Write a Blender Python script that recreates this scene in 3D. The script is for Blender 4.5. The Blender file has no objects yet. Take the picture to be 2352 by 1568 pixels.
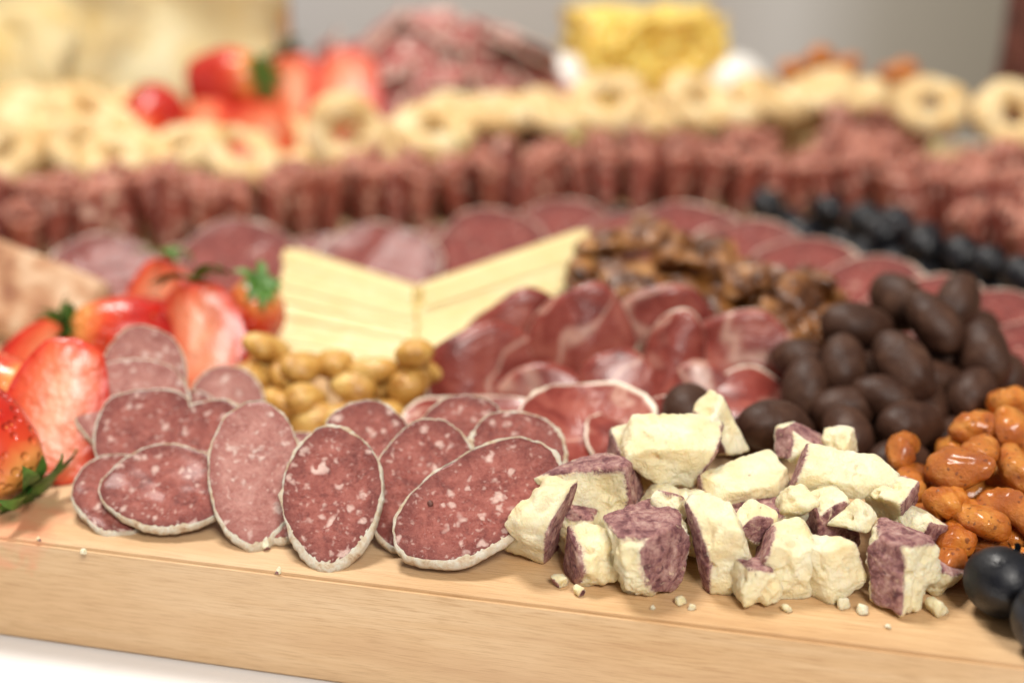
import bpy, math, random
from mathutils import Vector, Matrix, noise, Euler
random.seed(7)
R=random.uniform
C=0.01
rad=math.radians
sc=bpy.context.scene
col=sc.collection
# ---------------------------------------------------------------- materials
class Mt:
    def __init__(s,name,rough=.5,sss=0,srad=(1,.4,.25),sscale=.004,coat=0,spec=.5):
        s.m=bpy.data.materials.new(name); s.m.use_nodes=True
        s.t=s.m.node_tree; s.b=s.t.nodes['Principled BSDF']
        s.b.inputs['Roughness'].default_value=rough
        s.b.inputs['Subsurface Weight'].default_value=sss
        s.b.inputs['Subsurface Radius'].default_value=srad
        s.b.inputs['Subsurface Scale'].default_value=sscale
        s.b.inputs['Coat Weight'].default_value=coat
        s.b.inputs['Coat Roughness'].default_value=.15
        s.b.inputs['Specular IOR Level'].default_value=spec
        tc=s.n('ShaderNodeTexCoord'); oi=s.n('ShaderNodeObjectInfo')
        sca=s.n('ShaderNodeVectorMath',operation='SCALE'); s.l(tc.outputs['Object'],sca.inputs[0]); sca.inputs['Scale'].default_value=100
        off=s.mth('MULTIPLY',oi.outputs['Random'],41.0)
        cx=s.n('ShaderNodeCombineXYZ'); s.l(off,cx.inputs[0]); s.l(off,cx.inputs[1]); s.l(off,cx.inputs[2])
        ad=s.n('ShaderNodeVectorMath',operation='ADD'); s.l(sca.outputs[0],ad.inputs[0]); s.l(cx.outputs[0],ad.inputs[1])
        s.raw=sca.outputs[0]; s.v=ad.outputs[0]; s.rnd=oi.outputs['Random']
    def n(s,t,**k):
        x=s.t.nodes.new(t)
        for a,b in k.items(): setattr(x,a,b)
        return x
    def l(s,a,b): s.t.links.new(a,b)
    def put(s,val,inp):
        if isinstance(val,(int,float)): inp.default_value=val
        elif isinstance(val,tuple): inp.default_value=val if len(val)==4 else val+(1,)
        else: s.l(val,inp)
    def mth(s,op,a,b=0.0,clamp=False):
        x=s.n('ShaderNodeMath',operation=op); x.use_clamp=clamp
        s.put(a,x.inputs[0]); s.put(b,x.inputs[1]); return x.outputs[0]
    def noise(s,scale,detail=3,dist=0,vec=None,rough=.5):
        x=s.n('ShaderNodeTexNoise'); x.inputs['Scale'].default_value=scale; x.inputs['Detail'].default_value=detail
        x.inputs['Distortion'].default_value=dist; x.inputs['Roughness'].default_value=rough
        s.l(vec or s.v,x.inputs['Vector']); return x.outputs['Fac']
    def voro(s,scale,vec=None,feature='F1'):
        x=s.n('ShaderNodeTexVoronoi',feature=feature); x.inputs['Scale'].default_value=scale
        s.l(vec or s.v,x.inputs['Vector']); return x
    def scl(s,v3,vec=None):
        x=s.n('ShaderNodeVectorMath',operation='MULTIPLY'); s.l(vec or s.v,x.inputs[0]); x.inputs[1].default_value=v3; return x.outputs[0]
    def ramp(s,f,stops):
        x=s.n('ShaderNodeValToRGB'); e=x.color_ramp.elements
        while len(e)<len(stops): e.new(.5)
        for i,(p,c) in enumerate(stops):
            e[i].position=p; e[i].color=(c,c,c,1) if isinstance(c,(int,float)) else c+(1,)
        s.l(f,x.inputs[0]); return x.outputs[0]
    def mix(s,f,a,b):
        x=s.n('ShaderNodeMix',data_type='RGBA'); s.put(f,x.inputs[0]); s.put(a,x.inputs[6]); s.put(b,x.inputs[7]); return x.outputs[2]
    def attr(s,name):
        x=s.n('ShaderNodeAttribute',attribute_name=name); return x.outputs['Fac']
    def color(s,c): s.put(c,s.b.inputs['Base Color'])
    def rough(s,c): s.put(c,s.b.inputs['Roughness'])
    def bump(s,h,dist=.0006,strength=1):
        x=s.n('ShaderNodeBump'); x.inputs['Distance'].default_value=dist; x.inputs['Strength'].default_value=strength
        s.l(h,x.inputs['Height']); s.l(x.outputs[0],s.b.inputs['Normal'])
    def flecks(s,scale,lo,hi,soft=9.0):
        nz=s.n('ShaderNodeTexNoise'); nz.inputs['Scale'].default_value=scale*1.1; s.l(s.v,nz.inputs['Vector'])
        a=s.n('ShaderNodeVectorMath',operation='SCALE'); s.l(nz.outputs['Color'],a.inputs[0]); a.inputs['Scale'].default_value=1.3/scale
        b=s.n('ShaderNodeVectorMath',operation='ADD'); s.l(a.outputs[0],b.inputs[0]); s.l(s.v,b.inputs[1])
        v=s.voro(scale,b.outputs[0])
        sp=s.n('ShaderNodeSeparateColor'); s.l(v.outputs['Color'],sp.inputs[0])
        thr=s.mth('ADD',s.mth('MULTIPLY',sp.outputs[0],hi-lo),lo)
        return s.mth('MULTIPLY',s.mth('SUBTRACT',thr,v.outputs['Distance']),soft,True)

def meat_mat(name,dark,mid,light,fleck,s1,amt,edge=True,tops=False,f0s=1.6,k0=.8,k1=.68,k2=.45,spec=.4):
    m=Mt(name,.4,.10,(1,.35,.2),.002,.12,spec)
    base=m.ramp(m.noise(1.5,7,.8,None,.68),[(.32,dark),(.5,mid),(.70,light)])
    base=m.mix(m.mth('MULTIPLY',m.ramp(m.noise(8,4,.5),[(.42,0.0),(.66,1.0)]),.45),base,light)
    if edge: base=m.mix(m.ramp(m.attr('edge'),[(.66,0.0),(.98,.75)]),base,dark)
    f0=m.flecks(f0s,-.12,.42*amt,4.5); f1=m.flecks(s1,.02,.50*amt,4.5); f2=m.flecks(s1*2.1,-.02,.46*amt,4)
    fat=m.ramp(m.noise(1.9,7,1.2,None,.7),[(.50,0.0),(.70,.55)])
    base=m.mix(fat,base,light)
    base=m.mix(m.mth('MULTIPLY',f2,k2),base,fleck)
    base=m.mix(m.mth('MULTIPLY',f1,k1),base,fleck)
    base=m.mix(m.mth('MULTIPLY',f0,k0),base,fleck)
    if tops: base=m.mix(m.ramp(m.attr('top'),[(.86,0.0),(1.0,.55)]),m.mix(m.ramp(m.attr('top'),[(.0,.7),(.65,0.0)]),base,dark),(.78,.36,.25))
    m.color(base)
    m.rough(m.ramp(m.noise(2.5,3),[(.35,.24),(.65,.52)]))
    m.bump(m.mth('ADD',m.mth('MULTIPLY',f1,.2),m.noise(6,6,0,None,.65)),.0013,.85)
    return m.m
MEAT=meat_mat('saucisson_meat',(.13,.022,.018),(.26,.060,.046),(.42,.14,.11),(.78,.57,.50),2.6,.95,True,False,1.7,.78,.62,.42)
MEAT_PALE=meat_mat('pale_saucisson_meat',(.26,.075,.062),(.40,.155,.128),(.54,.28,.24),(.80,.64,.57),2.6,.9,True,False,1.7,.74,.6,.42)
COPPA=meat_mat('coppa_meat',(.11,.013,.011),(.20,.032,.025),(.32,.075,.058),(.62,.36,.28),1.8,.7)
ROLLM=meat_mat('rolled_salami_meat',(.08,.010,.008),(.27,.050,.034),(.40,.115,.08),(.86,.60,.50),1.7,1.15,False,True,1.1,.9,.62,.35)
MOUND=meat_mat('mound_salami_meat',(.22,.03,.030),(.38,.075,.065),(.54,.18,.15),(.88,.66,.58),1.2,1.15,True,False,.8,.9)
def rind_mat(name,a,b,c,d=.0014):
    m=Mt(name,.9,.1,sscale=.002,spec=.25)
    m.color(m.ramp(m.noise(2.4,8,.3,None,.72),[(.28,a),(.42,b),(.58,c)]))
    m.bump(m.noise(7,8,0,None,.78),d,1.0); return m.m
RIND=rind_mat('white_mould_rind',(.46,.24,.13),(.78,.61,.42),(.92,.85,.72),.0018)
RIND2=rind_mat('pale_fat_rim',(.58,.30,.22),(.76,.54,.42),(.84,.70,.58))
def prosc():
    m=Mt('prosciutto_meat',.30,.12,sscale=.002,coat=.2,spec=.4)
    st=m.scl((.6,.8,.45))
    n1=m.noise(.40,2,.7,st)
    base=m.ramp(m.noise(.8,6,.6,None,.6),[(.3,(.13,.018,.014)),(.5,(.25,.048,.036)),(.7,(.38,.11,.08))])
    vein=m.mth('ABSOLUTE',m.mth('SUBTRACT',n1,.48))
    base=m.mix(m.ramp(vein,[(.0,.45),(.010,.30),(.028,0.0)]),base,(.78,.54,.42))
    base=m.mix(m.ramp(m.noise(.35,4,.5),[(.63,0.0),(.72,.35)]),base,(.66,.36,.28))
    e=m.mth('ADD',m.attr('edge'),m.mth('MULTIPLY',m.mth('SUBTRACT',m.noise(.8,4),.5),.22))
    base=m.mix(m.ramp(e,[(.90,0.0),(.95,.95)]),base,(.88,.76,.61))
    m.color(base); m.bump(m.noise(3.5,6),.0010,.6); return m.m
PROS=prosc()
def chees(name,a,b,rough=.5,bs=.0012,s=1.0,sss=.3,var=0):
    m=Mt(name,rough,sss,(1,.75,.4),.003)
    c=m.ramp(m.noise(.9*s,5,.4),[(.3,a),(.7,b)])
    if var: c=m.mix(m.mth('MULTIPLY',m.rnd,var),c,(.66,.48,.18))
    m.color(c)
    m.rough(m.ramp(m.noise(2,3),[(.35,rough-.12),(.65,rough+.15)]))
    m.bump(m.mth('ADD',m.noise(2.4,7,.4,None,.66),m.mth('MULTIPLY',m.noise(10,3),.2)),bs,.8); return m.m
def chunkmat(name):
    # cream paste passing raggedly into wine coloured rind, driven by the baked 'stain' weight
    m=Mt(name,.45,.4,(1,.75,.45),.004)
    paste=m.ramp(m.noise(1.1,5,.5),[(.3,(.90,.74,.42)),(.5,(.93,.82,.54)),(.7,(.94,.87,.65))])
    rind=m.ramp(m.noise(2.4,9,.4,None,.72),[(.30,(.065,.018,.025)),(.42,(.18,.065,.072)),(.51,(.35,.17,.16)),(.62,(.52,.32,.28)),(.74,(.70,.54,.46))])
    rind=m.mix(m.mth('MULTIPLY',m.flecks(3.5,-.2,.35),.7),rind,(.08,.022,.032))
    st=m.mth('ADD',m.attr('stain'),m.mth('MULTIPLY',m.mth('SUBTRACT',m.noise(2.6,9,.7,None,.74),.5),1.6))
    halo=m.mix(m.ramp(st,[(.40,0.0),(.78,.5)]),paste,(.66,.42,.36))
    c=m.mix(m.ramp(st,[(.66,0.0),(.86,1.0)]),halo,rind)
    c=m.mix(m.mth('MULTIPLY',m.flecks(2.4,-.36,.16),.9),c,(.14,.045,.055))
    m.color(c)
    m.rough(m.ramp(st,[(.5,.38),(.8,.78)]))
    m.bump(m.mth('ADD',m.noise(3.0,9,.5,None,.66),m.mth('MULTIPLY',m.noise(12,4),.2)),.0024,.85); return m.m
CHUNK=chunkmat('washed_cheese_paste'); PRIND=chunkmat('wine_stained_rind')
SLCH=chees('hard_cheese_paste',(.78,.63,.30),(.85,.74,.42),.4,.0005,1,.3,.22)
BIGCH=chees('aged_cheese_paste',(.80,.60,.26),(.93,.84,.55),.6,.005,.3,.2)
def simple(name,stops,ns=1.5,rough=.5,bs=.0006,bn=6,sss=0,coat=0,detail=4,srad=(1,.4,.25),spec=.5,sscale=.003):
    m=Mt(name,rough,sss,srad,sscale,coat,spec)
    m.color(m.ramp(m.noise(ns,detail,.4),stops)); m.bump(m.noise(bn,5),bs,.7); return m
ORIND=simple('orange_cheese_rind',[(.3,(.50,.25,.09)),(.7,(.68,.42,.18))],1,.7).m
TAN=simple('tan_nut_bread',[(.3,(.30,.12,.06)),(.45,(.52,.28,.15)),(.6,(.74,.52,.34)),(.72,(.84,.70,.52))],.7,.7,.003,3).m
CHOC=simple('dark_chocolate',[(.3,(.036,.014,.008)),(.6,(.060,.026,.015)),(.8,(.105,.052,.032))],1.3,.52,.0008,3,0,.0,spec=.3).m
CASH=Mt('candied_cashew_glaze',.32,.15,coat=.35,sscale=.003)
_c=CASH.ramp(CASH.noise(1.1,6,.6),[(.28,(.34,.065,.005)),(.5,(.62,.18,.014)),(.72,(.80,.35,.06))])
_c=CASH.mix(CASH.mth('MULTIPLY',CASH.rnd,.45),_c,(.36,.10,.015))
_c=CASH.mix(CASH.mth('MULTIPLY',CASH.flecks(5,-.22,.42),.75),_c,(.16,.035,.008))
CASH.color(_c); CASH.bump(CASH.noise(4,7,0,None,.7),.0016,.9); CASH=CASH.m
ALM=simple('fried_almond_skin',[(.28,(.34,.14,.022)),(.5,(.56,.30,.065)),(.72,(.74,.50,.17))],1.1,.42,.0014,4,.15,.12,6).m
WAL=simple('candied_walnut_glaze',[(.32,(.04,.012,.004)),(.46,(.15,.050,.012)),(.60,(.33,.135,.034)),(.78,(.62,.34,.11))],1.0,.3,.003,3.0,.0,.4).m
LEAF=simple('strawberry_leaf',[(.3,(.03,.10,.012)),(.7,(.12,.27,.04))],2,.45).m
LIME=simple('pale_green_leaf',[(.3,(.30,.42,.05)),(.7,(.55,.62,.16))],2,.45).m
CRK=simple('cracker_crust',[(.3,(.58,.35,.13)),(.5,(.74,.54,.27)),(.7,(.84,.70,.43))],.7,.6,.0018,3,.1,spec=.3).m
HONEY=Mt('honeycomb_wax',.35,.3,(1,.7,.2),.004,.2)
_v=HONEY.voro(1.2)
HONEY.color(HONEY.mix(HONEY.ramp(_v.outputs['Distance'],[(.15,0.0),(.55,1.0)]),HONEY.ramp(HONEY.noise(.5,4,.6),[(.35,(.66,.28,.01)),(.65,(.84,.48,.02))]),(.90,.68,.16)))
HONEY.bump(_v.outputs['Distance'],.006,1.0); HONEY=HONEY.m
WHITE=simple('glazed_white_ceramic',[(.3,(.74,.72,.68)),(.7,(.78,.76,.72))],.3,.25,.0001).m
BERRY=Mt('blueberry_skin',.45,.0)
BERRY.color(BERRY.ramp(BERRY.noise(.9,5,.8),[(.40,(.003,.003,.005)),(.62,(.007,.008,.013)),(.85,(.032,.038,.055))])); BERRY.rough(BERRY.ramp(BERRY.noise(1.5,4),[(.35,.25),(.65,.6)])); BERRY.bump(BERRY.noise(8,4),.0003,.5)
BERRY=BERRY.m
DRIED=simple('dried_sausage_skin',[(.3,(.05,.016,.011)),(.7,(.17,.055,.04))],.8,.5,.001,3).m
def straw():
    m=Mt('strawberry_skin',.27,.15,(1,.3,.2),.002,.25)
    v=m.voro(2.6)
    seed=m.mth('MULTIPLY',m.mth('SUBTRACT',.15,v.outputs['Distance']),14.0,True)
    a=m.attr('top')
    c=m.ramp(m.mth('ADD',a,m.mth('MULTIPLY',m.noise(1),.4)),[(.15,(.46,.010,.006)),(.7,(.66,.06,.018)),(1.1,(.82,.30,.08))])
    c=m.mix(m.mth('MULTIPLY',seed,.6),c,(.72,.32,.08)); m.color(c)
    m.bump(m.ramp(v.outputs['Distance'],[(0,0.0),(.25,.2),(.45,1.0)]),.0014,.8); return m.m
STRAW=straw()
def strawcut():
    m=Mt('strawberry_flesh',.30,.25,(1,.3,.2),.003,.25)
    e=m.attr('edge')
    n=m.mth('MULTIPLY',m.mth('SUBTRACT',m.noise(1.0,5,.8,m.scl((1.8,1.8,.6)),.55),.5),.6)
    c=m.ramp(m.mth('ADD',e,n),[(.0,(.84,.44,.28)),(.16,(.80,.27,.14)),(.5,(.74,.14,.055)),(.9,(.60,.03,.012))])
    m.color(c); m.bump(m.noise(2.5,5),.0016,.7); return m.m
CUT=strawcut()
def wood():
    m=Mt('maple_wood',.42,0)
    g=m.noise(1.0,5,.6,m.scl((.05,.8,1.1),m.raw),.6)
    g2=m.noise(1.0,5,0,m.scl((.8,20,20),m.raw),.65)
    c=m.ramp(g,[(.3,(.52,.305,.145)),(.5,(.62,.40,.205)),(.7,(.70,.49,.285))])
    c=m.mix(m.ramp(g2,[(.48,0.0),(.66,.65)]),c,(.38,.20,.08))
    big=m.noise(.10,3,.5,m.raw)
    c=m.mix(m.ramp(big,[(.4,0.0),(.65,.35)]),c,(.74,.55,.36))
    sx=m.n('ShaderNodeVectorMath',operation='DISTANCE'); m.l(m.raw,sx.inputs[0]); sx.inputs[1].default_value=JU
    st=m.mth('ADD',m.mth('MULTIPLY',sx.outputs['Value'],.30),m.noise(1.3,4,.5,m.raw))
    c=m.mix(m.ramp(st,[(.55,.6),(1.15,0.0)]),c,(.80,.22,.12))
    m.color(c); m.rough(m.ramp(g2,[(.4,.36),(.6,.55)])); m.bump(g2,.0003,.6); return m.m
# ---------------------------------------------------------------- mesh helpers
def mesh(name,V,F,mat,smooth=True,attrs=None):
    me=bpy.data.meshes.new(name); me.from_pydata([(v[0]*C,v[1]*C,v[2]*C) for v in V],[],F)
    if smooth: me.polygons.foreach_set('use_smooth',[True]*len(F))
    for k,a in (attrs or {}).items():
        at=me.attributes.new(k,'FLOAT','POINT'); at.data.foreach_set('value',a)
    me.materials.append(mat); me.update(); return me
def obj(name,me): 
    o=bpy.data.objects.new(name,me); col.objects.link(o); return o
def thing(name,me,label,cat,group=None,parts=()):
    o=obj(name,me); o['label']=label; o['category']=cat
    if group: o['group']=group
    for pn,pm in parts:
        p=obj(pn,pm); p.parent=o
    return o
def put(o,x,y,z,rx=0,ry=0,rz=0,s=1,M=None):
    o.location=(x*C,y*C,z*C)
    if M is not None: o.rotation_euler=M.to_euler()
    else: o.rotation_euler=(rad(rx),rad(ry),rad(rz))
    o.scale=(s,s,s) if isinstance(s,(int,float)) else s
    return o
def dup(o):
    c=o.copy(); col.objects.link(c)
    for ch in o.children:
        d=ch.copy(); d.parent=c; col.objects.link(d)
    return c
class Kind:
    """first call uses the built thing, later calls copy it"""
    def __init__(s,builders): s.b=builders; s.made=[None]*len(builders)
    def __call__(s,i=None):
        i=random.randrange(len(s.b)) if i is None else i%len(s.b)
        if s.made[i] is None: s.made[i]=s.b[i](); return s.made[i]
        return dup(s.made[i])
def lean(al,yaw,spin):
    return Matrix.Rotation(rad(yaw),3,'Z')@Matrix.Rotation(rad(al),3,'X')@Matrix.Rotation(rad(spin),3,'Z')
def n3(x,y,z): return noise.noise(Vector((x,y,z)))
# ---------------------------------------------------------------- slices
def slice_meshes(a,b,t,seed,bend=.0,meat=None,rindm=None,rw=1.0,wob=.05,warp=.12,low=(0,-1)):
    N=96; sd=seed*7.3
    def out(th):
        r=1+wob*n3(math.cos(th)*1.1+sd,math.sin(th)*1.1,sd)*2+.024*n3(math.cos(th)*4,math.sin(th)*4,sd)+.014*n3(math.cos(th)*12,math.sin(th)*12,sd)
        return a*r*math.cos(th),b*r*math.sin(th)
    def w(x,y): return bend*(x*x/a-a*.4)+warp*n3(x*.5+sd,y*.5,sd)+.04*n3(x*1.7,y*1.7,sd)
    fr=[.0,.12,.25,.38,.5,.62,.74,.84,.92,.97,1.0]
    V=[];F=[];E=[]
    for side in (1,-1):
        base=len(V); V.append((0,0,side*t/2+w(0,0))); E.append(0)
        for k in fr[1:]:
            for i in range(N):
                th=2*math.pi*i/N; x,y=out(th); L=math.hypot(x,y); kk=k*(1-.02/L)
                V.append((x*kk,y*kk,side*t/2*(1 if k<1 else .8)+w(x*kk,y*kk))); E.append(k)
        for i in range(N):
            j=(i+1)%N; f=(base,base+1+i,base+1+j); F.append(f if side>0 else f[::-1])
        for r in range(len(fr)-2):
            for i in range(N):
                j=(i+1)%N; p=base+1+r*N; f=(p+i,p+N+i,p+N+j,p+j); F.append(f if side>0 else f[::-1])
    half=len(V)//2; o1=half-N; o2=len(V)-N
    for i in range(N):
        j=(i+1)%N; F.append((o1+j,o1+i,o2+i,o2+j))
    m1=mesh('meat',V,F,meat,True,{'edge':E})
    prof=[(-.10,t/2-.04),(-.035,t/2-.004),(-.01,t/2+.001),(.02,t/2-.04),(.035,t/4),(.04,-t/6),(.03,-t/2),(-.04,-t/2-.02),(-.1,-t/2+.04)]
    V=[];F=[];P=len(prof);N2=260
    for i in range(N2):
        th=2*math.pi*i/N2; x,y=out(th); L=math.hypot(x,y); dx,dy=x/L,y/L
        lo=max(0,dx*low[0]+dy*low[1])
        vv=rw*(.45+1.1*max(-.4,n3(dx*2+sd,dy*2,3))+.6*n3(dx*7+sd,dy*7,1)+1.6*lo**4)
        for q,(dr,z) in enumerate(prof):
            jr=.018*n3(dx*15+q*.4,dy*15,sd); e=dr*max(.12,vv)+jr if dr>-.09 else -.10*max(.8,vv)-.01
            X=x+dx*e;Y=y+dy*e; V.append((X,Y,z+w(X,Y)+.014*n3(dx*14,dy*14,q*.5+sd)))
    for i in range(N2):
        j=(i+1)%N2
        for q in range(P):
            r=(q+1)%P; F.append((i*P+q,i*P+r,j*P+r,j*P+q))
    m2=mesh('rind',V,F,rindm)
    return m1,m2
gs='thin slices of dry-cured saucisson'
def sau(x,y,z,w,l,al,yaw,spin,seed,t=.25,bend=.05,pale=False,rw=1.2,label='oval slice of speckled saucisson with white rind'):
    sp=rad(spin)
    a,b=slice_meshes(w/2,l/2,t,seed,bend,MEAT_PALE if pale else MEAT,RIND,rw,low=(-math.sin(sp),-math.cos(sp)))
    o=thing('salami_slice',a,label,'salami slice',gs,[('rind',b)])
    put(o,x,y,z,M=lean(al,yaw,spin)); return o
pl='pale pink saucisson slice leaning on other slices'
sau(-12.6,45.4,2.7,3.0,3.6,50,8,6,1,pale=True,label=pl)
sau(-12.7,44.2,2.1,3.6,3.6,42,10,25,2,pale=True,label=pl)
sau(-12.0,42.6,1.8,3.3,3.3,38,6,18,3,label='saucisson slice tucked behind a flatter slice')
sau(-10.4,42.0,1.45,3.4,4.4,36,-10,-45,4,.25,label='dark saucisson slice half hidden by others')
sau(-12.4,40.3,.7,2.6,3.4,28,0,40,5,label='saucisson slice edge peeking from under another')
sau(-10.6,40.0,1.1,4.3,3.1,30,-4,-8,6,bend=.03,label='wide saucisson slice with powdery pale rind')
sau(-10.0,45.9,1.5,2.6,2.8,45,0,0,7,pale=True,label='small pale saucisson slice beside fried almonds')
sau(-7.95,39.9,1.65,2.9,4.8,40,3,6,8,.32,.11,True,1.6,'tall pale saucisson slice with thick white rind')
sau(-7.0,39.6,1.2,2.5,3.4,38,-5,-10,9)
sau(-4.6,41.4,1.9,2.9,3.2,40,0,15,10,label='small saucisson slice leaning behind a darker one')
sau(-5.4,38.6,1.55,2.9,4.55,40,-4,2,11,.34,.10,False,2.4,'dark speckled saucisson slice with thick white rind')
sau(-2.7,39.4,1.6,3.05,4.7,40,4,-16,12,.28,.06,False,1.1,'saucisson slice with scattered fat specks')
sau(-1.6,42.2,1.85,2.9,3.0,40,-6,20,13)
sau(0.2,41.2,1.85,3.0,2.7,36,10,-20,14,.32,.12,False,3.4,'curled saucisson slice with broad white rind')
kk=sau(-1.0,38.0,1.6,3.15,5.5,38,-3,-56,15,.34,.07,False,2.0,'glossy saucisson slice with peppercorn and cracked white rind')
sau(-11.2,44.0,1.2,3.4,3.6,25,0,30,16)
sau(-6.3,41.5,1.0,3.2,3.6,25,0,30,17)
sau(-3.7,41.0,.9,3.4,3.8,22,0,60,18)
gf='fan of large cured coppa slices'
def cop(x,y,z,w,al,yaw,seed,label='large round coppa slice with pale fat rim'):
    a,b=slice_meshes(w/2,w/2*R(.88,1.0),.2,seed+40,.05,COPPA,RIND2,1.8)
    o=thing('coppa_slice',a,label,'cured meat slice',gf,[('rind',b)]); put(o,x,y,z,M=lean(al,yaw,R(0,90)))
for i,(x,y,z,w,al,yaw) in enumerate([(-21,59,1.0,5.4,24,15),(-18.0,59.5,1.6,5.6,34,12),(-15.4,61,1.2,5.0,24,8),(-12.3,60.2,1.9,6.0,36,16),(-9.3,61.4,1.5,5.0,28,0),(-5.9,61,1.9,5.6,36,-4),(-3.4,62,1.4,5.4,28,6),(-1.0,61.9,2.1,5.8,38,14),(2.4,63.2,2.1,5.6,36,4),
   (5.2,62.6,2.0,5.4,32,0),(7.8,61.2,2.4,6.2,34,-4),(10.3,59.8,2.2,5.8,30,-12),(12.7,58,2.1,5.8,28,-20),(14.7,55.9,1.9,5.6,27,-28),(16.5,54,1.8,5.6,25,-30),(18.4,52,1.7,5.8,24,-38),(19.5,49.2,1.5,5.8,22,-45),(20.3,46.4,1.3,5.8,20,-50),(21,54.5,1.0,5.4,16,-40)]):
    cop(x,y,z,w,al,yaw,i)
# ---------------------------------------------------------------- ico helper
import bmesh
_ico={}
def ico(n):
    if n not in _ico:
        bm=bmesh.new(); bmesh.ops.create_icosphere(bm,subdivisions=n,radius=1)
        _ico[n]=([v.co.copy() for v in bm.verts],[tuple(v.index for v in f.verts) for f in bm.faces]); bm.free()
    return _ico[n]
D,F_=ico(3)
pc=obj('peppercorn',mesh('peppercorn',[(d.x*.10*(1+.2*n3(d.x*3,d.y*3,d.z*3)),d.y*.09,d.z*.07) for d in D],F_,DRIED)); pc.parent=kk; pc.location=(-.0065,-.0125,.0019)
# cheese chunks
gc='broken chunks of cheese with wine-coloured rind'
def chunk(x,y,z,h,rot,rinds,seed,sub=5,amp=1.0,label='crumbly cream cheese chunk with purple rind'):
    rs=random.Random(seed)
    Mx=Euler((rad(rot[0]),rad(rot[1]),rad(rot[2]))).to_matrix()
    ax={'+x':(1,0,0),'-x':(-1,0,0),'+y':(0,1,0),'-y':(0,-1,0),'+z':(0,0,1),'-z':(0,0,-1)}
    pl=[]
    for k,d in ax.items():
        d=Vector(d); dist=abs(d.x)*h[0]+abs(d.y)*h[1]+abs(d.z)*h[2]
        if k not in rinds: d=(d+Vector((rs.uniform(-.35,.35),rs.uniform(-.35,.35),rs.uniform(-.35,.35)))).normalized()
        pl.append((Mx@d,dist*.95,k in rinds))
    for i in range(7):
        d=Vector((rs.choice((-1,1))*rs.uniform(.3,1),rs.choice((-1,1))*rs.uniform(.3,1),rs.choice((-1,1))*rs.uniform(.3,1))).normalized()
        sup=abs(d.x)*h[0]+abs(d.y)*h[1]+abs(d.z)*h[2]
        pl.append((Mx@d,sup*rs.uniform(.60,.86),False))
    bites=[(Vector((rs.uniform(-1,1),rs.uniform(-1,.2),rs.uniform(-.6,1))).normalized(),rs.uniform(.15,.42),rs.uniform(.10,.30)) for _ in range(9)]
    D,F=ico(sub); V=[];st=[];fl=[]
    mh=min(h)
    for d in D:
        vals=[]
        for nrm,dist,rk in pl:
            c=nrm.dot(d)
            if c>.05: vals.append((dist/c,rk))
        vals.sort(key=lambda q:q[0]); r0,rk=vals[0]
        k=10.0/mh; ssum=sum(math.exp(-k*(v[0]-r0)) for v in vals[:3]); r=r0-math.log(ssum)/k
        p=d*r
        q=p*1.0+Vector((seed*3.1,seed*1.7,0))
        rr=min([v[0] for v in vals if v[1]] or [99]); g=min(1,max(0,(rr-r0)/(.3*mh)))
        n=noise.noise(q*.9)
        tear=.22*n-.24*max(0,noise.noise(q*1.9+Vector((5,5,5))))+.15*abs(noise.noise(q*3.2))-.02+.06*abs(noise.noise(q*7))+.025*noise.noise(q*14)
        for bd,bw,bd2 in bites:
            a=bd.angle(d); 
            if a<bw: tear-=bd2*(1-(a/bw)**3)
        skin=.06*noise.noise(q*2.5)+.04*noise.noise(q*7)
        p=p+d*(tear*g+skin*(1-g))*min(1,mh)*amp
        s=max(0,1-(rr-r0)/(.50*mh))
        fl.append(1 if (rr-r0)<.12*mh else 0)
        if p.z<-z+.01: p.z=-z+.01
        V.append(p); st.append(s)
    def sub_mesh(name,want,mat):
        idx={};VV=[];AA=[];FF=[]
        for f in F:
            g=sum(fl[i] for i in f)>=2
            if g!=want: continue
            o=[]
            for i in f:
                if i not in idx: idx[i]=len(VV); VV.append(V[i]); AA.append(st[i])
                o.append(idx[i])
            FF.append(tuple(o))
        return mesh(name,VV,FF,mat,True,{'stain':AA}) if FF else None
    body=sub_mesh('paste',False,CHUNK); rn=sub_mesh('rind',True,PRIND)
    if rn is None: o=thing('cheese_chunk',body,label,'cheese',gc)
    else: o=thing('cheese_chunk',body,label,'cheese',gc,[('rind',rn)])
    put(o,x,y,z); return o
chunk(.8,37.3,1.3,(.62,.8,1.38),(10,16,-25),('+x',),1,label='tall leaning cheese chunk with purple rind edge')
chunk(2.8,38.7,1.6,(1.0,.85,1.15),(0,-10,-15),('+z','+x'),2)
chunk(3.8,36.0,1.1,(.95,1.0,1.05),(0,0,-52),('+x','+z'),3,6,label='squarish cheese chunk with mottled rind on its side')
chunk(2.4,36.2,.8,(.72,.7,.8),(10,0,20),('-x',),53)
chunk(1.9,37.9,.8,(.6,.7,.75),(10,0,50),('+z',),54)
chunk(4.7,39.6,2.6,(1.4,1.0,.75),(15,24,-10),('+x',),4,label='smooth pale cheese chunk resting on top of others')
chunk(6.4,41.0,2.7,(.5,.7,.95),(0,-20,30),('-x','+x'),5)
chunk(7.0,38.7,1.85,(1.45,.75,.48),(10,-12,8),('-x','-z'),6)
chunk(5.95,35.8,1.2,(.72,.7,1.3),(-8,-10,15),('-x',),7,label='tall cheese chunk with ragged broken face')
chunk(6.8,35.1,.6,(.6,.6,.6),(0,15,35),('+z',),57)
chunk(7.8,35.8,.9,(.85,.8,.9),(5,20,-10),('-x',),8)
chunk(8.9,35.6,.85,(.75,.7,.85),(5,-20,30),('+x',),58)
chunk(9.0,40.2,2.4,(.85,.65,.5),(10,25,20),('+z','-x'),9)
chunk(10.0,40.0,2.4,(.5,.55,.7),(10,-25,50),('+x',),59)
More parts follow.
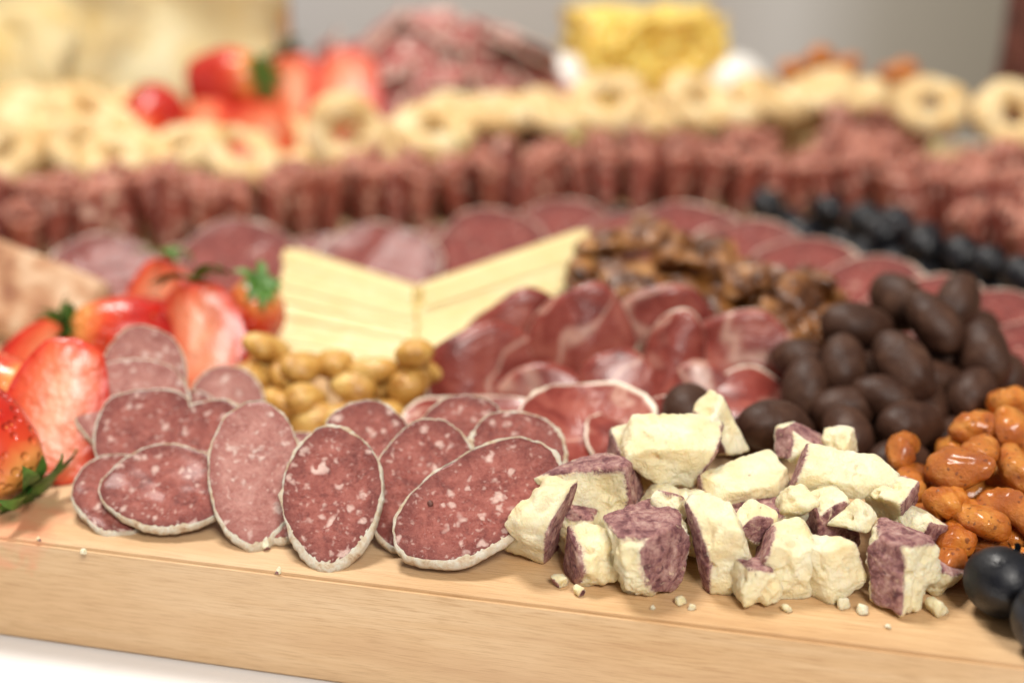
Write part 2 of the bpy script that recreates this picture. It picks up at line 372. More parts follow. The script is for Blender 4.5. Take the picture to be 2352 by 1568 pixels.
chunk(9.9,38.2,2.35,(1.5,.75,.48),(18,18,-12),('-x',),10,label='flat cheese chunk with dark rind lying on others')
chunk(11.2,37.7,1.9,(.6,.6,.6),(10,-25,50),('+x','-y'),60)
chunk(9.2,37.2,1.3,(.7,.65,1.0),(0,0,20),('-y','-x'),11)
chunk(10.8,35.2,1.05,(.9,.85,1.0),(0,8,42),('-x','+z'),12,6,label='blocky cheese chunk with reddish purple rind')
chunk(5.0,38.0,1.0,(1.0,.9,.9),(0,10,40),('+x',),13)
chunk(7.6,37.4,.9,(.8,.7,.85),(0,-10,10),('+z',),14)
chunk(11.7,37.0,1.0,(.65,.6,.8),(10,10,30),('+x','-y'),15)
chunk(3.8,40.4,1.8,(.75,.75,1.0),(0,0,10),('-x',),16)
chunk(5.5,37.0,1.8,(.5,.5,.45),(30,0,10),('-x',),17,4)
chunk(8.3,37.2,2.0,(.5,.45,.5),(30,20,10),('+x',),18,4)
chunk(7.0,36.7,1.6,(.5,.45,.5),(0,30,10),('-y',),19,4)
chunk(4.6,37.0,1.9,(.45,.4,.45),(0,30,60),('+z',),20,4)
chunk(9.9,36.4,1.9,(.4,.45,.4),(20,30,60),('+x',),21,4)
chunk(12.0,35.5,.5,(.45,.45,.5),(20,10,60),('+z',),22,4)
for i,(x,y,s) in enumerate([(11.7,34.4,.30),(1.9,35.4,.17),(7.6,34.5,.13),(1.4,35.9,.22),(5.0,34.6,.1),(9.7,34.4,.16),(10.2,33.6,.08),(-6.8,36.6,.10),(-12.8,37.8,.10),(-14.4,38.6,.09),(3.9,34.6,.07),(-7.4,38.1,.16),(9.2,34.7,.2),(4.7,34.9,.15)]):
    chunk(x,y,s*.6,(s,s*.9,s*.7),(R(0,90),R(0,90),R(0,90)),('+x','-y') if i%2 else ('+x',),30+i,3,label='tiny cheese crumb fallen on the wooden board')
# ---------------------------------------------------------------- nuts
def blob(name,hx,hy,hz,seed,mat,amp=.06,egg=.18,freq=1.0,sub=4,ridged=0,crease=0):
    D,F=ico(sub);V=[]
    for d in D:
        e=1+egg*d.x*(-1)
        p=Vector((d.x*hx,d.y*hy*e,d.z*hz*e))
        q=p*freq+Vector((seed*5.1,seed*2.3,1))
        k=1+amp*noise.noise(q)*1.6+amp*.5*noise.noise(q*2.3)
        if crease: k-=crease*math.exp(-(d.y/.10)**2)*(1 if d.z>-.3 else 0)
        V.append(p*k)
    return mesh(name,V,F,mat)
lc='dark chocolate covered almond in a heap'
CH=Kind([(lambda i=i: thing('chocolate_almond',blob('chocolate_almond',[1.38,1.22,1.44,1.26][i],[.88,.83,.90,.94][i],[.83,.80,.83,.87][i],i+1,CHOC,.09,.10,.7),lc,'chocolate almond','heap of chocolate covered almonds')) for i in range(4)])
choc=[(8.5,42.4,2.2,10,-8,0),(5.9,44.2,2.0,80,0,1),(11.4,46.0,2.9,75,45,1),(13.4,45.4,3.0,125,35,2),(14.9,47.3,4.0,115,35,2),(12.4,48.3,3.5,10,0,0),(14.3,50.0,3.9,120,20,3),(16.4,49.6,4.0,60,20,2),
(16.4,46.4,3.1,100,50,3),(15.7,45.0,2.2,60,20,1),(13.3,43.5,1.7,20,-12,0),(11.1,43.3,1.5,95,15,1),(10.3,47.6,2.5,120,0,3),(10.1,45.6,2.1,75,60,1),(11.3,44.7,1.8,5,10,1),(14.6,46.3,2.2,0,0,0),
(9.4,44.6,.9,30,0,0),(12.2,46.2,1.2,60,0,3),(13.8,48.0,2.0,10,0,0),(15.8,48.0,2.6,40,10,2),(17.6,47.6,1.9,80,0,3),(15,44.1,.9,10,0,0),(10.8,49.3,1.2,50,0,3),(13,50.0,2,20,0,0),(17.3,50.6,2.6,20,0,0),(16.8,44.2,1.2,100,0,0),(8.0,44.0,1.0,90,0,1),(12.6,42.3,.8,30,0,1),
(12.4,46.8,2.2,40,20,0),(11.7,47.4,1.6,150,0,3),(13.2,44.6,.9,0,0,2),(14.2,45.2,1.5,60,10,0),(15.6,46.8,1.4,20,0,1),(12.6,44.6,2.2,160,20,1),(10.9,46.9,1.0,0,0,0)]
for x,y,z,yaw,pit,k in choc:
    o=CH(k); put(o,x,y,z,M=Matrix.Rotation(rad(yaw),3,'Z')@Matrix.Rotation(rad(-pit),3,'Y')@Matrix.Rotation(R(0,6),3,'X'),s=R(.93,1.05))
def cashew(seed,arc,Rm,r0):
    V=[];F=[];NS=30;NR=20
    for i in range(NS):
        t=i/(NS-1); a=rad(arc)*(t-.5); r=r0*math.sqrt(max(0,1-(2*t-1)**4))*(1-.30*t)+.004
        c=Vector((Rm*math.sin(a),Rm*(math.cos(a)-1),0)); er=Vector((math.sin(a),math.cos(a),0))
        for j in range(NR):
            b=2*math.pi*j/NR; p=c+er*r*math.cos(b)*1.08+Vector((0,0,1))*r*math.sin(b)
            q=p*1.6+Vector((seed*3,0,0)); p=p+(p-c)*(.25*noise.noise(q)+.14*noise.noise(q*3)-.38*math.exp(-(math.sin(b)/.20)**2)*(1 if math.cos(b)<0 else .3))
            V.append(p)
    for i in range(NS-1):
        for j in range(NR):
            k=(j+1)%NR; F.append((i*NR+j,i*NR+k,(i+1)*NR+k,(i+1)*NR+j))
    F.append(tuple(range(NR))[::-1]); F.append(tuple((NS-1)*NR+j for j in range(NR)))
    return mesh('candied_cashew',V,F,CASH)
CS=Kind([(lambda i=i: thing('candied_cashew',cashew(i+1,[130,105,150,45][i],[1.0,1.2,.9,1.7][i],[.54,.56,.53,.60][i]),'glossy orange candied cashew in a pile','candied nut','pile of candied cashews')) for i in range(4)]+[lambda: thing('candied_almond',blob('candied_almond',1.15,.72,.55,31,CASH,.12,.22,1.3,4,0,.04),'glossy orange brown candied almond in a pile','candied nut','pile of candied cashews')])
cash=[(14.9,41.6,2.5,-5,1),(12.3,41.0,2.1,60,0),(13.5,39.1,2.2,-25,4),(12.9,37.9,1.6,20,3),(12.3,39.9,1.4,70,1),(12.9,36.9,.9,80,3),(15.3,39.6,2.1,100,0),(14.8,37.7,1.6,-60,2),(14.0,38.0,1.1,-30,0),(14.4,37.5,.7,15,1),(16.4,43.4,2.6,20,3),(12.4,36.1,.6,100,3),(16.0,41.6,2.4,40,4),(12.4,38.4,.9,0,0),
(13.8,40.4,1.8,30,0),(14.2,42.0,1.4,60,1),(15.8,40.5,1.4,0,2),(16.4,38.6,1.2,70,0),(13.2,41.2,.8,0,1),(14.9,39,1.0,120,0),(17.4,42.5,2.2,80,0),(17.6,40.4,1.4,10,2),(15.5,36.8,.7,60,2),(16.6,37.2,.7,0,1),(13.7,36.1,.6,30,2),(17.5,44.6,2.0,0,1),(18.0,38,.7,45,0),(15.6,43.2,1.8,100,0),(14.6,36.2,.6,150,0),(13.4,38.5,.6,45,1),(13.6,37.3,1.4,140,4),(14.4,39.8,2.4,60,3),(13.2,40.2,.7,120,1),(14.9,40.6,.8,10,2),(15.4,38.3,.6,60,1)]
for x,y,z,yaw,k in cash:
    o=CS(k); put(o,x,y,z,M=Matrix.Rotation(rad(yaw),3,'Z')@Matrix.Rotation(rad(R(10,60)),3,'X')@Matrix.Rotation(rad(R(-25,25)),3,'Y'),s=R(.88,1.03))
AL=Kind([(lambda i=i: thing('fried_almond',blob('fried_almond',[.98,.9,1.02][i],[.70,.66,.72][i],[.54,.58,.52][i],i+11,ALM,.11,.20,1.1,4,0,.10),'golden salted fried almond in a small heap','almond','heap of golden fried almonds')) for i in range(3)])
alm=[(-8.9,48.6,2.6,20),(-3.5,47.8,2.7,95),(-9.4,48.0,1.6,30),(-8.2,48.3,1.8,100),(-7.5,48.0,2.1,60),(-6.6,48.3,2.1,130),(-5.0,47.8,2.0,-15),(-3.6,47.2,1.7,50),(-7.3,46.9,1.2,10),(-5.7,47.3,1.5,160),(-9.8,48.2,.9,110),(-4.25,46.3,.8,20),(-5.8,46.3,.8,60),(-8.4,47.4,.9,140),(-7.0,46.6,.6,0),(-4.3,48.5,1.2,70),(-6,49,1.2,10),(-8,49.3,1.2,30),(-9.3,49.4,1.6,90),(-3.3,48.8,1.6,20),(-3.2,46.4,.8,120),(-10.2,47,.7,45)]
for x,y,z,yaw in alm:
    put(AL(),x,y,z,M=Matrix.Rotation(rad(yaw),3,'Z')@Matrix.Rotation(rad(R(-40,50)),3,'X')@Matrix.Rotation(rad(R(-25,25)),3,'Y'),s=R(.88,1.1))
def walnut(seed):
    # half kernel: two lobes with deep brain-like folds
    D,F=ico(5);V=[]
    for d in D:
        p=Vector((d.x*1.75,d.y*1.4,d.z*.8*(1 if d.z>0 else .45)))
        q=p*.8+Vector((seed*4,0,0)); q+=Vector((noise.noise(q*1.3),noise.noise(q*1.3+Vector((7,0,0))),0))*.7
        k=1+.38*(abs(math.sin(q.x*2.2+2*noise.noise(q)))-.5)*(.4+abs(d.y))+.14*noise.noise(q*2.2)-.26*math.exp(-(d.y/.14)**2)
        V.append(p*k)
    return mesh('candied_walnut',V,F,WAL)
WN=Kind([(lambda i=i: thing('candied_walnut',walnut(i+1),'brown candied walnut half with wrinkled glaze','candied nut','heap of candied walnuts')) for i in range(4)])
for x,y,z in [(4.4,57.4,3.8),(7.2,55.4,3.5),(3.0,57.0,2.6),(9.4,54.6,3.1),(11.4,52.6,2.3),(12.6,54.4,2.5),(6.4,57.4,3.9),(4.9,54.6,3.1),(9.0,57.0,3.0),(10.8,55.6,2.2),(3.4,55.4,2.4),(9.4,52.4,1.8),(6.5,54.5,1.6),(8,55.6,1.5),(4.6,56,1.3),(10.6,54.2,1.0),(13.6,52.9,1.5),(7.4,53.6,2.4),(12.8,51.2,1.6),(11.0,50.7,1.5)]:
    put(WN(),x,y,z,rx=R(0,50),ry=R(-30,30),rz=R(0,360),s=R(.92,1.12))
# berries
def crown():
    V=[];F=[];n=5
    for i in range(n):
        a=2*math.pi*i/n; w=.55
        b=len(V)
        V+= [(.16*math.cos(a-w),.16*math.sin(a-w),.90),(.16*math.cos(a+w),.16*math.sin(a+w),.90),(.34*math.cos(a+.3),.34*math.sin(a+.3),1.02),(.38*math.cos(a),.38*math.sin(a),1.06),(.34*math.cos(a-.3),.34*math.sin(a-.3),1.02)]
        F.append((b,b+1,b+2,b+3,b+4))
    return mesh('crown',V,F,BERRY)
def berry():
    D,F=ico(4);V=[]
    for d in D:
        k=1+.03*noise.noise(d*1.2); z=d.z*.93
        rr=math.hypot(d.x,d.y)
        if d.z>0: z-=.10*math.exp(-(rr/.2)**2)
        V.append((d.x*k,d.y*k,z))
    return thing('blueberry',mesh('blueberry',V,F,BERRY),'ripe dark blueberry with dusty bloom','blueberry','scattered blueberries',[('crown',crown())])
BB=Kind([berry])
for x,y,z,s,rx,ry in [(13.4,34.3,1.02,1.04,-30,40),(14.0,32.4,1.0,1.0,40,60),(15.2,34.2,.95,.95,10,20)]:
    put(BB(),x,y,z,rx=rx,ry=ry,s=s)
for i,(x,y) in enumerate([(1.2,70.2),(-1,70.4),(3.4,70.6),(5.6,71),(8,71.2),(10.5,71),(12.8,70.2),(14.0,71),(15.8,70),(17.4,68.6),(16.2,67.2),(18.2,66),(19.4,65),(18.0,63.8),(19.5,62.8),(20.6,62),(21.3,60.4),(20.3,60),(21.8,58.8),(22.4,57.2),(17.0,65.6),(14.4,68.8),(18.6,61.8),(16.4,64),(23,55.6)]):
    put(BB(),x,y,.95,rx=R(-60,60),ry=R(-60,60),s=R(.85,1.1))
for x,y in [(15.8,69),(18.4,66.2),(19.2,63.6),(21.0,60.0),(12.9,70.0),(17.2,67),(20.2,61.4),(17.6,65),(18.9,62.6),(21.8,58.2)]:
    put(BB(),x,y,2.3,rx=R(-60,60),ry=R(-60,60),s=R(.85,1.0))
# ---------------------------------------------------------------- strawberries
def sprof(t,h,w):
    r=w/2*(math.sin(math.pi*min(1,t*.62+.13)))**.85*(1 if t<.85 else math.sqrt(max(0,1-((t-.85)/.15)**2)))
    return r, h/2-h*t
def strawberry(h,w,seed,half=False,calyx=True,label='',group='fresh strawberries',big=1.0):
    NT=36;NA=48;V=[];F=[];A=[]
    a0,a1=(0,math.pi) if half else (0,2*math.pi)
    cols=NA+1 if half else NA
    for i in range(NT+1):
        t=i/NT; r,z=sprof(t,h,w)
        if t==0: r=.02
        elif t<.06: r*= .55+.45*(t/.06)
        for j in range(cols):
            a=a0+(a1-a0)*j/NA; k=1+.10*n3(math.cos(a)+seed*3,math.sin(a),t*2)
            V.append((r*k*math.cos(a),r*k*math.sin(a),z)); A.append(max(0,1-t*2.2))
    for i in range(NT):
        for j in range(NA):
            k=(j+1) if half else (j+1)%NA
            F.append((i*cols+j,(i+1)*cols+j,(i+1)*cols+k,i*cols+k))
    body=mesh('strawberry',V,F,STRAW,True,{'top':A})
    parts=[]
    if half:
        V=[];F=[];E=[];K=20
        for i in range(NT+1):
            t=i/NT; r,z=sprof(t,h,w)
            if t==0: r=.02
            elif t<.06: r*= .55+.45*(t/.06)
            k0=1+.10*n3(1+seed*3,0,t*2); k1=1+.10*n3(-1+seed*3,0,t*2)
            for j in range(K+1):
                u=-1+2*j/K; x=u*r*(k0 if u>0 else k1)
                V.append((x,-.22*(1-u*u)*min(1,r)+.10*n3(x*1.2,z*1.2,seed)*(1-abs(u)),z)); E.append(max(abs(u),(abs(2*t-1))**2)**1.4 if r>.05 else 1)
        for i in range(NT):
            for j in range(K): F.append((i*(K+1)+j,(i+1)*(K+1)+j,(i+1)*(K+1)+j+1,i*(K+1)+j+1))
        parts.append(('cut_face',mesh('cut_face',V,F,CUT,True,{'edge':E})))
    if calyx:
        V=[];F=[];n=10
        for i in range(n):
            a=2*math.pi*i/n+R(-.15,.15); L=R(.9,1.4)*w/2.9*big; wd=.24*w/3*big
            if half and math.sin(a)<-.7: continue
            b=len(V); S=7; up=R(.1,.9)
            for k in range(S+1):
                t=k/S; ww=wd*math.sin(math.pi*(t*.85+.12)); rr=L*t
                z=h/2+.05+up*math.sin(t*2.2)*.7-.25*t*t
                for sgn in (-1,0,1):
                    V.append((rr*math.cos(a)-sgn*ww*math.sin(a),rr*math.sin(a)+sgn*ww*math.cos(a),z+(.06 if sgn else 0)))
            for k in range(S):
                for q in (0,1): F.append((b+k*3+q,b+k*3+q+1,b+k*3+q+4,b+k*3+q+3))
        parts.append(('calyx',mesh('calyx',V,F,LEAF)))
    return thing('strawberry',body,label,'strawberry',group,parts)
def Q(a,b,c): return Euler((rad(a),rad(b),rad(c))).to_matrix()
put(strawberry(5.0,3.5,1,True,False,'halved strawberry showing pale flesh'),-15.1,43.6,2.2,rx=-30,ry=16,rz=4)
put(strawberry(3.9,3.2,2,False,True,'ripe red strawberry with drooping green leaves',big=1.3),-16.8,41.6,1.9,M=Q(0,125,-28))
put(strawberry(4.6,3.6,3,False,True,'orange red strawberry with green calyx',big=1.0),-14.6,51.0,2.0,M=Q(0,-75,22))
put(strawberry(4.6,3.5,4,True,True,'halved strawberry with leafy top facing up',big=1.1),-11.7,50.2,2.2,rx=-28,ry=-6,rz=5)
put(strawberry(3.0,2.6,5,False,True,'small whole strawberry with curled leaves',big=1.0),-10.2,53.0,2.4,rx=25,ry=20,rz=0)
put(strawberry(3.8,3.0,6,True,True,'pale strawberry half leaning upright'),-14.4,54.6,2.2,rx=-20,ry=10,rz=-20)
put(strawberry(4.0,3.2,7,False,False,'whole red strawberry lying on its side'),-18.0,45.8,1.8,rx=80,ry=20,rz=60)
put(strawberry(4.0,3.2,8,True,True,'halved strawberry lying under others'),-17.3,49,1.6,rx=-40,ry=50,rz=30)
put(strawberry(3.6,3.0,16,False,False,'red strawberry wedged between others'),-13.4,47.6,1.6,rx=60,ry=20,rz=40)
gb='strawberries piled on the cheese platter'
put(strawberry(4.4,3.9,9,False,True,'large whole strawberry with green leaves',gb),-15.7,79.0,7.0,rx=20,ry=75,rz=0)
put(strawberry(4.2,3.4,10,False,False,'deep red strawberry resting on crackers',gb),-19.8,77,5.2,rx=120,ry=30,rz=0)
put(strawberry(5.6,4.2,11,True,False,'halved strawberry with pink white flesh',gb),-9.3,79,6.2,rx=-25,ry=14,rz=0)
put(strawberry(5.0,3.8,12,True,True,'halved strawberry leaning on another half',gb),-12.0,79.5,6.2,rx=-25,ry=-20,rz=0)
put(strawberry(4.6,4.2,13,True,False,'pale strawberry half lying on crackers',gb),-13.6,75.6,4.6,rx=-45,ry=60,rz=0)
put(strawberry(4.4,4.0,14,False,False,'red strawberry under the halved ones',gb),-11,82,3.6,rx=90,ry=0,rz=0)
put(strawberry(4.0,3.6,15,True,False,'cut strawberry tucked under a whole one',gb),-16.5,76.5,5.0,rx=-40,ry=-40,rz=0)
# ---------------------------------------------------------------- draped and folded prosciutto
def petal(seed,w,h,A,flare,over):
    """a slice gathered at its foot: a curved upright sheet whose top rolls over backwards"""
    V=[];F=[];E=[];NA=64;NT=40
    R0=w/(2*math.sin(rad(A)))
    for i in range(NT+1):
        t=i/NT
        for j in range(NA+1):
            u=-1+2*j/NA; a=rad(A)*u
            rr=R0*(1-flare+flare*t)*(1+.07*n3(u*1.2+seed,t*1.0,3))
            top=h*(1-.42*abs(u)**2.2+.10*n3(u*1.3+seed*2,1,4))
            s=t*top; lim=top-over
            if s>lim:
                q=(s-lim)/max(.25,over*.55); z=lim+math.sin(min(q,1.9))*over*.55; back=(1-math.cos(min(q,1.9)))*over*.55
            else: z=s; back=0
            x=rr*math.sin(a); y=-rr*math.cos(a)+R0+back
            y+=.10*n3(x*.6+seed,z*.6,7)
            V.append((x,y,z)); E.append(max(t**2.2,abs(u)**2.0))
    W=NA+1
    for i in range(NT):
        for j in range(NA): F.append((i*W+j,i*W+j+1,(i+1)*W+j+1,(i+1)*W+j))
    return mesh('prosciutto_slice',V,F,PROS,True,{'edge':E})
gp='loosely folded slices of prosciutto'
def pro(x,y,z,me,rx,ry,rz,lab='folded prosciutto slice with white fat edge'):
    o=thing('prosciutto_slice',me,lab,'cured ham',gp)
    md=o.modifiers.new('thickness','SOLIDIFY'); md.thickness=.0011; md.offset=0
    put(o,x,y,z,rx=rx,ry=ry,rz=rz)
pro(-.6,47.6,.3,petal(1,5.0,3.9,40,.2,.7),-32,6,14,'prosciutto fold with broad rounded face')
pro(2.6,47.6,.4,petal(2,4.4,5.1,46,.35,.7),-28,0,0,'peaked prosciutto fold with dark red meat')
pro(1.0,46.0,.2,petal(3,4.2,3.2,38,.25,.6),-44,-6,-6)
pro(5.3,46.6,.3,petal(4,2.2,4.5,84,.2,.4),-26,8,-10,'narrow prosciutto pocket with thick fat ribbon')
pro(4.2,45.8,.2,petal(5,3.6,3.6,42,.25,.5),-40,-10,6)
pro(7.7,46.7,.3,petal(6,5.2,4.8,32,.25,.5),-36,16,-12,'broad pale prosciutto fold with marbled fat')
pro(9.4,47.6,.3,petal(7,3.8,3.2,46,.3,.5),-42,26,-24)
pro(5.6,49.0,.6,petal(8,5.0,4.4,42,.3,.6),-26,4,0)
pro(.8,49.6,.4,petal(9,5.0,4.3,44,.3,.7),-28,-6,8)
pro(-2.4,47.4,.1,petal(10,4.0,2.8,40,.3,.6),-54,-10,20)
pro(-.6,45.4,.1,petal(11,4.2,2.4,36,.3,.5),-58,0,10)
pro(6.4,45.4,.2,petal(12,3.4,3.4,40,.3,.5),-44,10,-8)
def drape(seed,r,b=1.0):
    V=[];F=[];E=[];NA=100;NR=28
    for i in range(NR+1):
        k=i/NR
        for j in range(NA):
            a=2*math.pi*j/NA; rr=r*k*(1+.16*n3(math.cos(a)+seed,math.sin(a),5)+.03*n3(math.cos(a)*5,math.sin(a)*5,seed))
            x,y=rr*math.cos(a),rr*math.sin(a)*b
            V.append((x,y,.24*math.sin(x*1.3+seed+y*.4)*(.4+k)+.35*n3(x*.5+seed,y*.5,2))); E.append(k**1.2*.96)
    for i in range(NR):
        for j in range(NA):
            q=(j+1)%NA; F.append((i*NA+j,(i+1)*NA+j,(i+1)*NA+q,i*NA+q))
    return mesh('prosciutto_slice',V,F,PROS,True,{'edge':E})
pro(2.4,43.7,1.4,drape(10,2.5,.85),34,0,6,'prosciutto slice draped flat behind cheese chunks')
pro(-1.2,45.0,.9,drape(11,2.6,.7),24,0,0,'prosciutto slice lying under the folded ones')
pro(4.6,43.4,1.2,drape(12,2.2,.8),28,6,0,'prosciutto slice with pale fat rim')
pro(8.8,46.0,1.1,drape(14,2.6,.8),20,8,0,'prosciutto slice spreading under chocolate almonds')
# ---------------------------------------------------------------- cheese slices
def cheese_plate(A,B,A2,B2,back,seed):
    """slab whose front face runs A-B (foot) to A2-B2 (top), reaching back by 'back'"""
    A,B,A2,B2,k=[Vector(q) for q in (A,B,A2,B2,back)]
    P=[A,B,B+k,A+k,A2,B2,B2+k,A2+k]; c=sum(P,Vector())/8
    bm=bmesh.new(); vs=[bm.verts.new(p-c) for p in P]
    for f in [(0,3,2,1),(4,5,6,7),(0,1,5,4),(1,2,6,5),(2,3,7,6),(3,0,4,7)]: bm.faces.new([vs[i] for i in f])
    bmesh.ops.bevel(bm,geom=bm.edges[:],offset=.035,segments=2,affect='EDGES')
    bm.verts.index_update(); V=[v.co.copy() for v in bm.verts]; F=[tuple(v.index for v in f.verts) for f in bm.faces]; bm.free()
    return mesh('cheese_slice',V,F,SLCH,False),c
gch='overlapping slices of pale hard cheese'
def pack(L0,R0,L1,R1,n,back,seed,name):
    lp=lambda a,b,t:Vector([a[k]*(1-t)+b[k]*t for k in range(3)])
    for i in range(n):
        t0,t1=i/n,(i+.985)/n
        j=Vector((R(-.08,.08),R(-.12,.12),R(-.01,.01))); j2=Vector((R(-.12,.12),R(-.10,.10),0))
        bow=Vector((0,.25*math.sin(t0*3.1),0)); bow2=Vector((0,.25*math.sin(t1*3.1),0))
        me,c=cheese_plate(lp(L0,L1,t0)+j+j2+bow,lp(R0,R1,t0)+j+bow,lp(L0,L1,t1)+j+j2+bow2,lp(R0,R1,t1)+j+bow2,back,seed+i)
        put(thing('cheese_slice',me,name,'cheese',gch),*c)
pack((-10.4,53.0,.05),(-3.85,51.0,.05),(-9.4,57.2,3.8),(-3.95,54.7,2.85),9,(.5,1.7,-.5),3,'pale yellow cheese slice in a leaning stack')
pack((-3.62,51.0,.05),(0.8,52.4,.05),(-3.66,54.8,2.9),(3.3,57.8,4.5),9,(-.5,1.7,-.5),23,'pale yellow cheese slice in a fanned stack')
# ---------------------------------------------------------------- rolled salami
def roll(seed,r0,r1,h,turns):
    V=[];F=[];A=[];NA=80;NZ=12
    for i in range(NZ+1):
        z=i/NZ
        for j in range(NA+1):
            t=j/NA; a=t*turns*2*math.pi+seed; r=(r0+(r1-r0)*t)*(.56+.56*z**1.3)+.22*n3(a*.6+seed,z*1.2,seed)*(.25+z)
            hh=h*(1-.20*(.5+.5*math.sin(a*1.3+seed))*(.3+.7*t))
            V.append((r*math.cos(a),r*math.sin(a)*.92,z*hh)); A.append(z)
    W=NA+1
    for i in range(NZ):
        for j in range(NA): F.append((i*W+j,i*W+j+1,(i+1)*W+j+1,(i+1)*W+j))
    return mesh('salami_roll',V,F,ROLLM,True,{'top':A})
def mkroll(i):
    o=thing('salami_roll',roll(i*1.7+1,.3,[.95,1.05,.9,1.0,.85,1.1][i],[4.1,4.4,3.9,4.3,4.0,4.5][i],[1.6,1.4,1.8,1.3,1.5,1.35][i]),'rolled thin salami slice standing upright','rolled salami','row of rolled salami slices')
    md=o.modifiers.new('thickness','SOLIDIFY'); md.thickness=.0012; md.offset=0
    return o
RL=Kind([(lambda i=i: mkroll(i)) for i in range(6)])
path=[(-29,65.9),(-25.3,66.5),(-21.1,67),(-17,68.4),(-13,70.4),(-8.7,72.3),(-4.2,74),(.6,75.2),(5.5,76),(10.3,76.2),(15.4,76),(19.4,74),(21.6,70),(23.0,65.6),(23.9,61),(25.2,57)]
def along(path,step,off):
    out=[];carry=0
    for (x0,y0),(x1,y1) in zip(path[:-1],path[1:]):
        L=math.hypot(x1-x0,y1-y0);dx,dy=(x1-x0)/L,(y1-y0)/L;s=carry
        while s<L: out.append((x0+dx*s-dy*off,y0+dy*s+dx*off)); s+=step
        carry=s-L
    return out
for off in (0,1.8,3.6,5.2,6.9,8.6,10.2):
    for x,y in along(path,1.72,off):
        if abs(x)>.36*y+2.5: continue
        if off>6 and x<13.5: continue
        if off>4 and x<-4: continue
        put(RL(),x+R(-.3,.3),y+R(-.45,.45),0.02,rx=R(-12,12),ry=R(-14,14),rz=R(0,360),s=(1,1,R(.84,1.08)*(1.08 if off>6 else 1)))
# ---------------------------------------------------------------- ring crackers
def ring(seed,Rm,rm,ob):
    V=[];F=[];NA=56;NB=20
    for i in range(NA):
        a=2*math.pi*i/NA; k=rm*(1+.25*n3(math.cos(a)*1.3+seed,math.sin(a)*1.3,2))
        for j in range(NB):
            b=2*math.pi*j/NB; rr=Rm+k*math.cos(b)+.08*n3(math.cos(a)*3,math.sin(a)*3,seed+math.cos(b))
            V.append((rr*math.cos(a),rr*math.sin(a)*ob,k*math.sin(b)*.9))
    for i in range(NA):
        for j in range(NB):
            p=(i+1)%NA;q=(j+1)%NB; F.append((i*NB+j,p*NB+j,p*NB+q,i*NB+q))
    return mesh('ring_cracker',V,F,CRK)
RG=Kind([(lambda i=i: thing('ring_cracker',ring(i*2+1,[1.45,1.35,1.5][i],[.86,.84,.88][i],[1,.84,.92][i]),'golden ring shaped taralli cracker','ring cracker','pile of ring shaped crackers')) for i in range(3)])
rings=[(23.6,80.0,5.5,50,0),(28.2,79.6,5.0,50,20),(5.6,81.6,5.4,42,-10),(-.9,79.4,5.2,8,0),(-2.8,80.5,4.6,15,30),(15.2,83.5,5.2,10,20),(10.8,82.5,5.2,30,25),(-4.3,77,4.6,25,10),(-22.5,74,4.4,50,20),(-17.5,74,4.2,35,-20),(-9,76.6,4.6,70,40),(-14.5,74.2,4.0,25,30),(18.6,86,5.2,10,-20),(-25.5,76,4.2,20,0),(-19.5,76.5,4.6,15,30),
 (2.4,82.5,4.4,20,20),(8,84,4.4,10,0),(13,85,4.4,10,0),(20.6,86,5.0,10,0),(0,83,3.2,0,0),(-28,76,4.6,30,10),(-3,82,3.2,10,0),(-16,77.2,3.4,20,0),(-12.5,77,3.8,30,20),(5,85.5,3,0,0),(15.5,87,4.2,0,0),(11,86.5,3.6,0,0),(-23.5,78.5,5.2,20,30),(-20.8,73,4.0,30,0),(8,82.5,4.4,10,0),(-26.5,73.2,4.2,35,-20),(13.0,83.0,4.6,5,0),(-7,78,3.8,15,0),(2.6,80.8,4.8,12,10)]
for x,y,z,rx,ry in rings:
    put(RG(),x,y,z,rx=rx,ry=ry,rz=R(-15,15))
for x in range(-34,12,4):
    for y,z in ((80.8,.9),(84.5,.9),(82.5,2.5)):
        dy=2.5 if x>-8 else 0
        put(RG(),x+R(-.5,.5),y+dy+R(-.5,.5)+(-2 if x<-8 else 0),z,rx=R(-8,8),ry=R(-8,8),rz=R(0,90))
def leafm():
    V=[];F=[];S=8
    for k in range(S+1):
        t=k/S; w=.35*math.sin(math.pi*(t*.9+.06))
        for sg in (-1,0,1): V.append((t*1.6-.8,sg*w,.15*math.sin(t*3)+(.08 if sg else 0)))
    for k in range(S):
        for q in (0,1): F.append((k*3+q,k*3+q+1,k*3+q+4,k*3+q+3))
    return V,F
LV=Kind([lambda: thing('garnish_leaf',mesh('garnish_leaf',*leafm(),LIME),'small pale green garnish leaf tucked among crackers','leaf','green garnish leaves')])
for x,y,z in [(3.4,74.9,4.6),(22.2,74.0,4.7),(-10,70.6,4.2),(-27,67,4.6),(4,79.5,4.6),(-3,75.5,4.6)]:
    put(LV(),x,y,z,rx=R(30,60),ry=R(-20,20),rz=R(0,180),s=.9)
